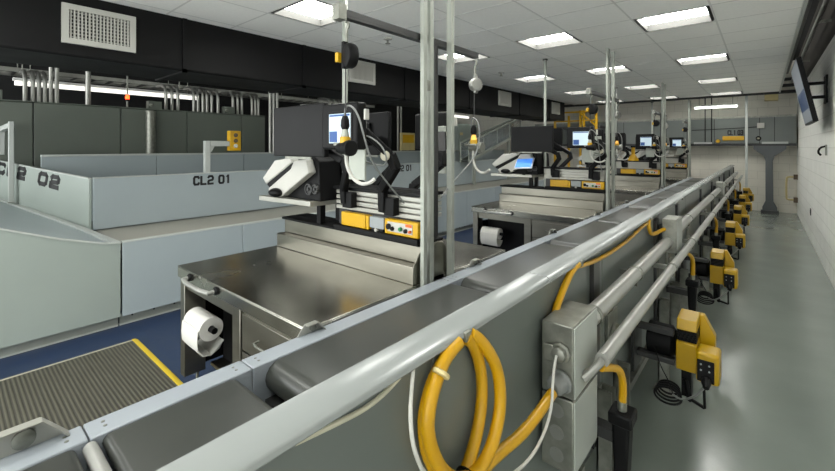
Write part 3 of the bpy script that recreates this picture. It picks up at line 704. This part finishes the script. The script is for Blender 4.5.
MB().box(-4.9,-4.58,-1.7,1.0,.0,.70).build('core', 'dark_steel', T)

T = thing('stop_stanchion', 'white square post with a short arm on the inclined conveyor', 'stanchion', (-7.0,.59,.95))
MB().box(-6.985,-6.925,.54,.59,.985,1.96).build('post', 'panel_white', T, .006)
MB().obox((-6.95,.565,1.91),(-7.6,.51,1.87),.06,.06).build('arm', 'panel_white', T, .005)
MB().box(-7.62,-7.54,.485,.555,1.55,1.87).build('hanging_frame', 'panel_white', T, .004)
MB().box(-7.60,-7.56,.48,.485,1.58,1.83).build('dark_inset', 'black_plastic', T)
MB().box(-7.0,-6.91,.535,.595,.975,.985).build('base_plate', 'galv', T)
T = thing('control_stanchion', 'white bent post carrying a yellow push-button station', 'stanchion', (-5.5,2.25,.68))
f = MB().box(-5.53,-5.465,2.215,2.28,.683,1.73); f.build('post', 'panel_white', T, .005)
MB().box(-5.53,-5.465,2.28,2.53,1.66,1.73).build('arm', 'panel_white', T, .005)
MB().prism([(2.28,1.66),(2.28,1.57),(2.31,1.60),(2.34,1.66)], 'x', -5.51, -5.485).build('gusset', 'panel_white', T)
cb = MB().box(-5.55,-5.455,2.53,2.68,1.60,1.87).build('button_station', 'yellow', T, .008)
for z, mm in ((1.81,'brown'),(1.735,'brown'),(1.665,'white_plastic')):
    MB().lathe((-5.455,2.605,z), [(.028,0),(.028,.01),(.02,.02)], (1,0,0), 14).build('button', mm, cb)

cy = [v*1.0616 for v in (-1.2,-.2,.8,1.757,2.12,2.67,3.6,4.06)]
cw = ['behind the inclined belt', 'behind the inclined conveyor post', 'under the strip light', 'narrow one behind the enclosed conveyor', 'behind the yellow button station', 'under the curved conduits', 'narrow one beside the tall conduits']
for i in range(7):
    ya, yb = cy[i], cy[i+1]
    T = thing('equipment_cabinet', 'tall olive grey steel cabinet, ' + cw[i], 'cabinet', (-7.65,(ya+yb)/2,0), 'tall grey cabinets')
    MB().box(-8.45,-7.78,ya+.004,yb-.004,0,2.275).build('carcass', 'cabinet_grey', T, .01)
    MB().box(-7.78,-7.75,ya+.006,yb-.006,.12,2.265).build('door', 'cabinet_grey', T, .006)
    MB().box(-8.45,-7.74,ya+.002,yb-.002,2.275,2.287).build('top_lip', 'cabinet_grey', T)
T = thing('round_column', 'shiny rounded grey upright between the tall cabinets', 'upright', (-7.67,2.25,0))
MB().cyl((-7.67,2.25,.0),(-7.67,2.25,2.22),.07,20).build('tube', 'galv', T)
MB().lathe((-7.67,2.25,2.22), [(.075,0),(.075,.02),(.04,.03)]).build('cap', 'galv', T)

# conduits rising behind / above the cabinets
G = [(.741,'b'),(.819,'b'),(.878,'b'),(.939,'b'),(1.0,'s'),(1.06,'s'),(1.405,'s'),(2.42,'b'),(2.51,'b'),(2.6,'b'),(2.85,'b'),(2.92,'b'),(3.0,'b'),(3.07,'b'),(3.15,'b'),(3.26,'b'),(3.53,'b'),(3.62,'b'),(3.70,'b'),(3.90,'b'),(3.97,'b'),(4.03,'b')]
OR = ['first','second','third','fourth','fifth','sixth','seventh','eighth','ninth','tenth','eleventh','twelfth','thirteenth','fourteenth','fifteenth','sixteenth','seventeenth','eighteenth','nineteenth','twentieth','twenty-first','twenty-second','twenty-third','twenty-fourth']
for i, (y, kd) in enumerate(G):
    x = -7.95; y *= 1.06
    pts = [(x,y,2.288),(x,y,2.58),(x-.03,y,2.68),(x-.12,y,2.74),(x-.25,y,2.75),(x-.45,y,2.75)] if kd == 'b' else [(x,y,2.288),(x,y,3.79)]
    o = MB().tube(pts, .026 if abs(y-1.489) > .01 else .034, 10, 2 if kd == 'b' else 0).build('conduit_pipe', 'conduit_dim')
    tag(o, '%s steel conduit on the cabinet tops, %s counting from the white post' % ('bent' if kd == 'b' else 'straight', OR[i]), 'conduit', 'conduits above the cabinets')
for i, y in enumerate((4.40,4.48,4.56)):
    o = MB().cyl((-7.72,y,0),(-7.72,y,2.95),.03,10).build('conduit_pipe', 'conduit')
    tag(o, 'tall straight conduit beside the last cabinet, %s of three' % OR[i], 'conduit', 'tall conduits by the cabinets')
for i, (y, h) in enumerate(((5.75,2.75),(5.89,2.75),(6.03,2.75),(6.17,2.75),(6.5,2.75),(6.8,2.75),(8.0,3.79),(8.12,3.79))):
    pts = [(-7.5,y,0),(-7.5,y,2.62),(-7.53,y,2.72),(-7.62,y,2.76),(-7.95,y,2.77)] if h < 3 else [(-7.5,y,0),(-7.5,y,h)]
    o = MB().tube(pts, .026, 10, 2 if h < 3 else 0).build('conduit_pipe', 'conduit_dim')
    tag(o, '%s conduit rising behind the monitors, %s counting from the cabinets' % ('bent' if h < 3 else 'straight', OR[i]), 'conduit', 'conduits behind the monitors')
for i, (y, w) in enumerate(((.45,'beside the cable ladder'),(2.35,'between the curved conduits'),(3.60,'before the tall conduits'))):
    T = thing('terminal_box', 'small grey box on top of a cabinet, ' + w, 'box', (-7.9,y,2.288), 'boxes on the cabinets')
    MB().box(-7.90,-7.78,y-.10,y+.10,2.288,2.42).build('case', 'cabinet_grey', T, .006)
    MB().lathe((-7.78,y-.06,2.35), [(.03,0),(.03,.02),(.015,.03)], (1,0,0), 12).build('fitting', 'galv', T)
T = thing('cable_ladder', 'long steel cable ladder hung under the dark roof', 'cable ladder', (-9.0,2,2.74))
f = MB().box(-10.07,-10.05,-2,9,2.90,2.97).box(-9.47,-9.45,-2,9,2.90,2.97); f.build('rails', 'conduit_dim', T)
f = MB()
for k in range(40): f.box(-10.05,-9.47,-1.9+.27*k,-1.86+.27*k,2.91,2.93)
f.build('rungs', 'dark_steel', T)
f = MB()
for k in range(5):
    for x in (-10.08,-9.44): f.cyl((x,-1.5+2.4*k,2.90),(x,-1.5+2.4*k,3.8),.008,6)
f.build('hangers', 'galv', T)
for (ya, yb, x, z, w) in ((.75,3.5,-9,2.64,'above the grey cabinets'), (6.0,8.0,-9,2.64,'behind the first workstation posts'), (9.6,11.6,-7.6,2.62,'behind the second balancer'),
    (-.8,1.6,-5.9,3.15,'added unseen behind the duct over the inclined belt'),(2.4,4.8,-5.9,3.15,'added unseen behind the duct and the first balancer'),(5.8,8.2,-5.9,3.15,'added unseen behind the duct, second workstation'),(9.2,11.6,-5.9,3.15,'added unseen behind the end of the duct')):  # the four behind the duct are unseen, added to light the cabinets
    T = thing('strip_light', 'long fluorescent strip light ' + w, 'strip light', (x,(ya+yb)/2,z), 'strip lights beyond the duct')
    MB().box(x-.06,x+.06,ya,yb,z+.06,z+.10).build('housing', 'lamp_white', T)
    MB().cyl((x,ya+.02,z+.02),(x,yb-.02,z+.02),.035,12).build('tube', 'tube_light' if z < 2.9 else 'tube_strong', T)
    f = MB()
    for y in (ya+.2, yb-.2): f.cyl((x,y,z+.10),(x,y,3.8),.005,6)
    f.build('hanger', 'galv', T)
T = thing('warning_beacon', 'small glowing red beacon on a thin pole above the cabinets', 'beacon', (-7.95,2.0,2.288))
MB().cyl((-7.95,2.0,2.288),(-7.95,2.0,2.40),.012,8).build('stem', 'galv', T)
MB().lathe((-7.95,2.0,2.40), [(.03,0),(.03,.03),(.032,.035)]).build('base', 'black_plastic', T)
MB().lathe((-7.95,2.0,2.435), [(.028,0),(.028,.05),(.018,.065)]).build('lens', 'red_glow', T)
MB().cyl((-7.95,2.0,2.50),(-7.95,2.0,3.79),.012,8).build('pole', 'galv', T)

# far machinery behind the tables
T = thing('tall_cabinet', 'tall pale grey cabinet beyond the first workstation posts', 'cabinet', (-6.4,9.5,0))
MB().box(-7.6,-6.83,9.85,10.9,.0,2.34).build('carcass', 'panel_grey', T, .01)
MB().box(-6.83,-6.81,9.9,10.85,.3,2.28).build('door', 'panel_grey', T, .004)
MB().box(-6.81,-6.806,9.93,10.08,2.0,2.08).build('label_plate', 'tan_box', T)
T = thing('incline_lift', 'rising conveyor with clear side guards beyond the second balancer', 'conveyor', (-5.2,9,0))
for x in (-5.11,-5.33):
    g = MB(); q = [(7.8,1.33),(10.4,2.05),(10.4,2.45),(7.8,1.75)]; g.prism(q, 'x', x-.01, x+.01); g.build('clear_guard', 'clear_guard', T)
    f = MB(); f.obox((x,7.8,1.75),(x,10.4,2.45),.03,.03).obox((x,7.8,1.33),(x,10.4,2.05),.04,.06)
    for k in range(5): f.obox((x,7.8+.65*k,1.33+.18*k),(x,7.8+.65*k,1.75+.175*k),.02,.02,up=(0,1,0))
    f.build('guard_frame', 'galv_paint', T)
MB().obox((-5.22,7.8,1.33),(-5.22,10.4,2.05),.19,.05).build('belt', 'rubber', T)
for y, z in ((8.2,1.42),(9.9,1.90)): MB().box(-5.25,-5.19,y-.03,y+.03,.767,z-.01).build('support', 'galv_paint', T)
T = thing('tan_panel', 'tan control panel on a post beyond the first monitors', 'control panel', (-7.0,7.6,0))
MB().box(-7.35,-7.28,7.9,8.45,1.56,2.03).build('case', 'tan_box', T, .01)
MB().box(-7.34,-7.29,8.15,8.2,0,1.6).build('post', 'galv', T)
MB().box(-7.28,-7.276,7.95,8.4,1.76,1.98).build('label_plate', 'yellow', T)

T = thing('safety_railing', 'yellow safety railing on a raised platform near the far wall', 'railing', (-4.4,12.5,0))
for x in (-4.98,-4.55,-4.2,-4.1,-3.75):
    MB().box(x-.03,x+.03,12.47,12.53,0,2.75 if x != -4.55 else 2.6).build('upright', 'yellow', T)
f = MB().box(-5.0,-3.7,12.475,12.525,2.68,2.73).box(-5.0,-3.7,12.475,12.525,2.42,2.46); f.build('rail', 'yellow', T)
MB().obox((-4.2,12.5,2.68),(-3.75,12.5,2.28),.05,.05,up=(0,1,0)).build('brace', 'yellow', T)
f = MB().box(-5.1,-3.65,12.53,13.25,2.20,2.28); f.build('platform', 'dark_steel', T)

# far wall conveyor
T = thing('wall_conveyor', 'grey overhead conveyor along the far wall marked CL1 03', 'conveyor', (-2,13.4,1.70))
MB().box(-6,.60,13.30,13.7,1.74,2.42).build('side_panel', 'side_grey', T, .006)
MB().box(-6,.60,13.28,13.30,2.39,2.43).build('top_edge', 'galv', T)
MB().box(-6,.60,13.36,13.7,1.68,1.74).build('underside', 'dark_steel', T)
for x in (-3.2,-2.1,-1.0,-.08,.2): MB().box(x-.005,x+.005,13.297,13.301,1.74,2.42).build('seam', 'black_plastic', T)
for xa, xb in ((-1.45,-1.05),(-.04,.45)): MB().box(xa,xb,13.285,13.30,1.73,1.78).build('white_strip', 'panel_white', T)
MB().tube([(-1.5,13.285,2.10),(-.3,13.285,2.14),(-.1,13.285,2.16)], .008, 6).build('cable', 'black_plastic', T)
lettering(T, 'CL1 03', (-.71,13.298,1.965), (1,0,0), (0,0,1), (0,-1,0), .11, .038, .058, .024, gap=.5)
for z in (1.0,): pass
T = thing('yellow_light_bar', 'yellow horizontal light bar under the CL1 03 lettering', 'light bar', (-.6,13.28,1.80))
MB().box(-.82,-.38,13.24,13.30,1.82,1.93).build('bar', 'yellow', T, .012)
MB().box(-.37,-.33,13.25,13.30,1.84,1.91).build('end_plug', 'black_plastic', T, .004)
T = thing('yellow_beacon', 'round yellow beacon beside the light bar on the far conveyor', 'beacon', (-.92,13.28,1.78))
MB().lathe((-.92,13.30,1.80), [(.05,0),(.05,.03),(.035,.06)], (0,-1,0)).build('lens', 'yellow', T)
MB().lathe((-.92,13.30,1.80), [(.06,0),(.06,.015)], (0,-1,0)).build('ring', 'dark_steel', T)
T = thing('wall_box', 'small white box on the far conveyor side', 'box', (-.06,13.27,2.13))
MB().box(-.13,.01,13.22,13.30,2.12,2.25).build('case', 'white_plastic', T, .006)
T = thing('round_lamp', 'small round black lamp on the far conveyor below the white box', 'lamp', (-.1,13.27,1.85))
MB().lathe((-.105,13.30,1.865), [(.055,0),(.055,.03),(.04,.045)], (0,-1,0)).build('rim', 'black_plastic', T)
MB().lathe((-.105,13.26,1.865), [(.03,0),(.02,.02)], (0,-1,0)).build('lens', 'cream', T)
T = thing('support_column', 'dark grey flared support leg under the far conveyor', 'support leg', (.1,13.4,0))
MB().prism([(-.03,.07),(.25,.07),(.25,.15),(.18,.30),(.17,1.30),(.20,1.42),(.42,1.60),(.42,1.68),(-.20,1.68),(-.20,1.60),(.0,1.42),(.03,1.30),(.03,.30),(-.03,.15)], 'y', 13.36, 13.5).build('leg_plate', 'column_grey', T, .004)
MB().box(-.06,.28,13.33,13.53,0,.07).build('base_plate', 'dark_steel', T, .004)
T = thing('far_strip_light', 'fluorescent strip light past the end of the ceiling', 'strip light', (-1,13.0,2.68))
MB().box(-1.41,-.5,12.96,13.04,2.70,2.74).build('housing', 'lamp_white', T)
MB().cyl((-1.4,13.0,2.68),(-.51,13.0,2.68),.022,12).build('tube', 'tube_strong', T)
f = MB()
for x in (-1.3,-.6): f.cyl((x,13.0,2.74),(x,13.0,3.8),.006,6)
f.build('hanger', 'galv', T)
T = thing('hanging_box', 'white square unit hung where the ceiling ends', 'box', (.13,12.9,2.76))
MB().box(.01,.26,12.85,13.05,2.76,2.98).build('case', 'tan_box', T, .006)
f = MB()
for x in (.04,.23): f.cyl((x,12.95,2.98),(x,12.95,3.8),.006,6)
f.build('hanger', 'galv', T)
for i, (y, z, w) in enumerate(((12.7,2.93,'lowest'),(12.9,3.1,'middle'),(13.2,3.28,'topmost'))):
    o = MB().cyl((-6,y,z),(.62,y,z),.04,10).build('ceiling_pipe', 'dark_steel'); tag(o, '%s dark pipe crossing above the far conveyor' % w, 'pipe', 'pipes above the far conveyor')
for i, (x, w) in enumerate(((-1.19,'beside the last strut post'),(-1.05,'next to the far strip light'))):
    o = MB().cyl((x,13.2,1.78),(x,13.2,3.79),.012,8).build('drop_rod', 'black_plastic'); tag(o, 'thin black drop rod in front of the far conveyor, ' + w, 'rod', 'drop rods at the far conveyor')
T = thing('end_pole', 'slim white pole at the far end of the conveyor rail', 'pole', (-.33,12.8,0))
MB().box(-.35,-.30,12.78,12.83,0,3.79).build('pole', 'panel_white', T, .004)
MB().box(-.39,-.26,12.73,12.88,0,.01).build('base_plate', 'galv', T)
T = thing('yellow_guard', 'small yellow tube guard at the corner of far and side walls', 'guard', (.52,13.6,0))
f = MB().tube([(.60,13.5,.92),(.45,13.5,.92),(.42,13.5,.88),(.42,13.5,.40),(.44,13.5,.36),(.60,13.5,.36)], .022, 10, 1); f.build('tube', 'tan_box', T)
f = MB().box(.55,.625,13.44,13.56,.86,.98).box(.55,.625,13.44,13.56,.30,.42); f.build('wall_bracket', 'brown', T)

# side wall fittings
T = thing('television', 'flat television tilted from the white block wall', 'television', (.4,7.5,2.3))
ux = Vector((.155,0,-.80)).normalized(); 
def tv(mb, dx0, dx1, y0, y1, m0, m1):
    nrm = Vector((-ux.z,0,ux.x)); nrm = -nrm if nrm.x > 0 else nrm
    top = Vector((.30,0,2.755)); L = .815
    q = []
    for d in (dx0, dx1):
        for (y, s) in ((y0,m0),(y1,m0),(y1,1-m1),(y0,1-m1)):
            p = top+ux*L*s-nrm*d; q.append(mb.v((p.x,y,p.z)))
    for i in ((3,2,1,0),(4,5,6,7),(0,1,5,4),(1,2,6,5),(2,3,7,6),(3,0,4,7)): mb.f([q[k] for k in i])
    return mb
tv(MB(), 0, .05, 6.86, 8.1, 0, 0).build('casing', 'black_plastic', T, .005)
tv(MB(), -.002, .002, 6.89, 8.07, .02, .03).build('screen', 'screen_dim', T)
tv(MB(), -.004, -.001, 6.93, 8.03, .48, .22).build('screen_window', 'screen_dim_blue', T)
f = MB().box(.605,.625,7.36,7.62,2.22,2.58); f.build('wall_plate', 'black_plastic', T, .004)
f = MB().box(.42,.61,7.40,7.44,2.46,2.50).box(.42,.61,7.40,7.44,2.28,2.32).box(.42,.46,7.40,7.44,2.28,2.50).box(.40,.44,7.3,7.6,2.36,2.42); f.build('mount_arm', 'black_plastic', T, .003)
T = thing('wall_hook', 'black hook bracket on the white wall below the television', 'hook', (.6,7.5,1.52))
MB().box(.61,.625,7.44,7.54,1.54,1.68).build('plate', 'galv', T, .003)
MB().tube([(.61,7.49,1.66),(.56,7.49,1.64),(.54,7.49,1.58),(.57,7.49,1.54)], .012, 8, 1).build('hook', 'black_plastic', T)
T = thing('wall_outlet', 'small dark outlet low on the white wall', 'outlet', (.62,9.85,.5))
MB().box(.615,.625,9.8,9.9,.46,.58).build('plate', 'dark_steel', T, .003)
MB().box(.612,.616,9.83,9.87,.49,.55).build('socket', 'black_plastic', T)
T = thing('upper_pipe', 'thin grey pipe along the top of the side wall', 'pipe', (.5,5,3.2))
MB().cyl((.5,-2.9,3.2),(.5,13.2,3.2),.02,10).build('pipe', 'conduit_dim', T)
f = MB()
for y in (1,4,7,10): f.box(.5,.6245,y-.015,y+.015,3.17,3.20)
f.build('bracket', 'galv', T)
T = thing('steel_channel', 'dark steel channel above the gap beside the ceiling', 'channel', (.4,5,3.45))
MB().box(.33,.45,-2.95,13.3,3.42,3.56).build('channel', 'dark_steel', T)
f = MB()
for y in (0,3,6,9,12): f.cyl((.39,y,3.56),(.39,y,3.8),.008,6)
f.build('hanger', 'galv', T)
for i, (x, y, w) in enumerate(((-3.3,3.35,'by the first workstation post'),(-3.35,6.1,'before the second power pole'))):
    T = thing('ceiling_sprinkler', 'small ceiling sprinkler cover ' + w, 'sprinkler', (x,y,2.84), 'ceiling sprinklers')
    MB().lathe((x,y,2.9), [(.05,.001),(.05,0),(.05,-.012),(.02,-.016)]).build('rosette', 'white_plastic', T)
    MB().lathe((x,y,2.885), [(.012,0),(.012,-.04),(.03,-.042),(.03,-.046)]).build('head', 'galv', T)

# ------------------------------------------------------------------ camera, world, view
cam = bpy.data.objects.new('camera', bpy.data.cameras.new('camera')); C.objects.link(cam)
cam.location = (0,0,1.65); cam.rotation_euler = (PI/2,0,math.radians(40.4))
cam.data.sensor_width = 36; cam.data.lens = 407/835*36; cam.data.shift_y = -88.5/835; cam.data.clip_start = .05
bpy.context.scene.camera = cam
w = bpy.data.worlds.new('world'); bpy.context.scene.world = w; w.use_nodes = True
w.node_tree.nodes['Background'].inputs['Color'].default_value = (.97,1,.985,1); w.node_tree.nodes['Background'].inputs['Strength'].default_value = 2.7
sc = bpy.context.scene
sc.view_settings.view_transform = 'Standard'; sc.view_settings.look = 'None'; sc.view_settings.exposure = .98; sc.view_settings.gamma = 1.
sc.view_settings.use_curve_mapping = False
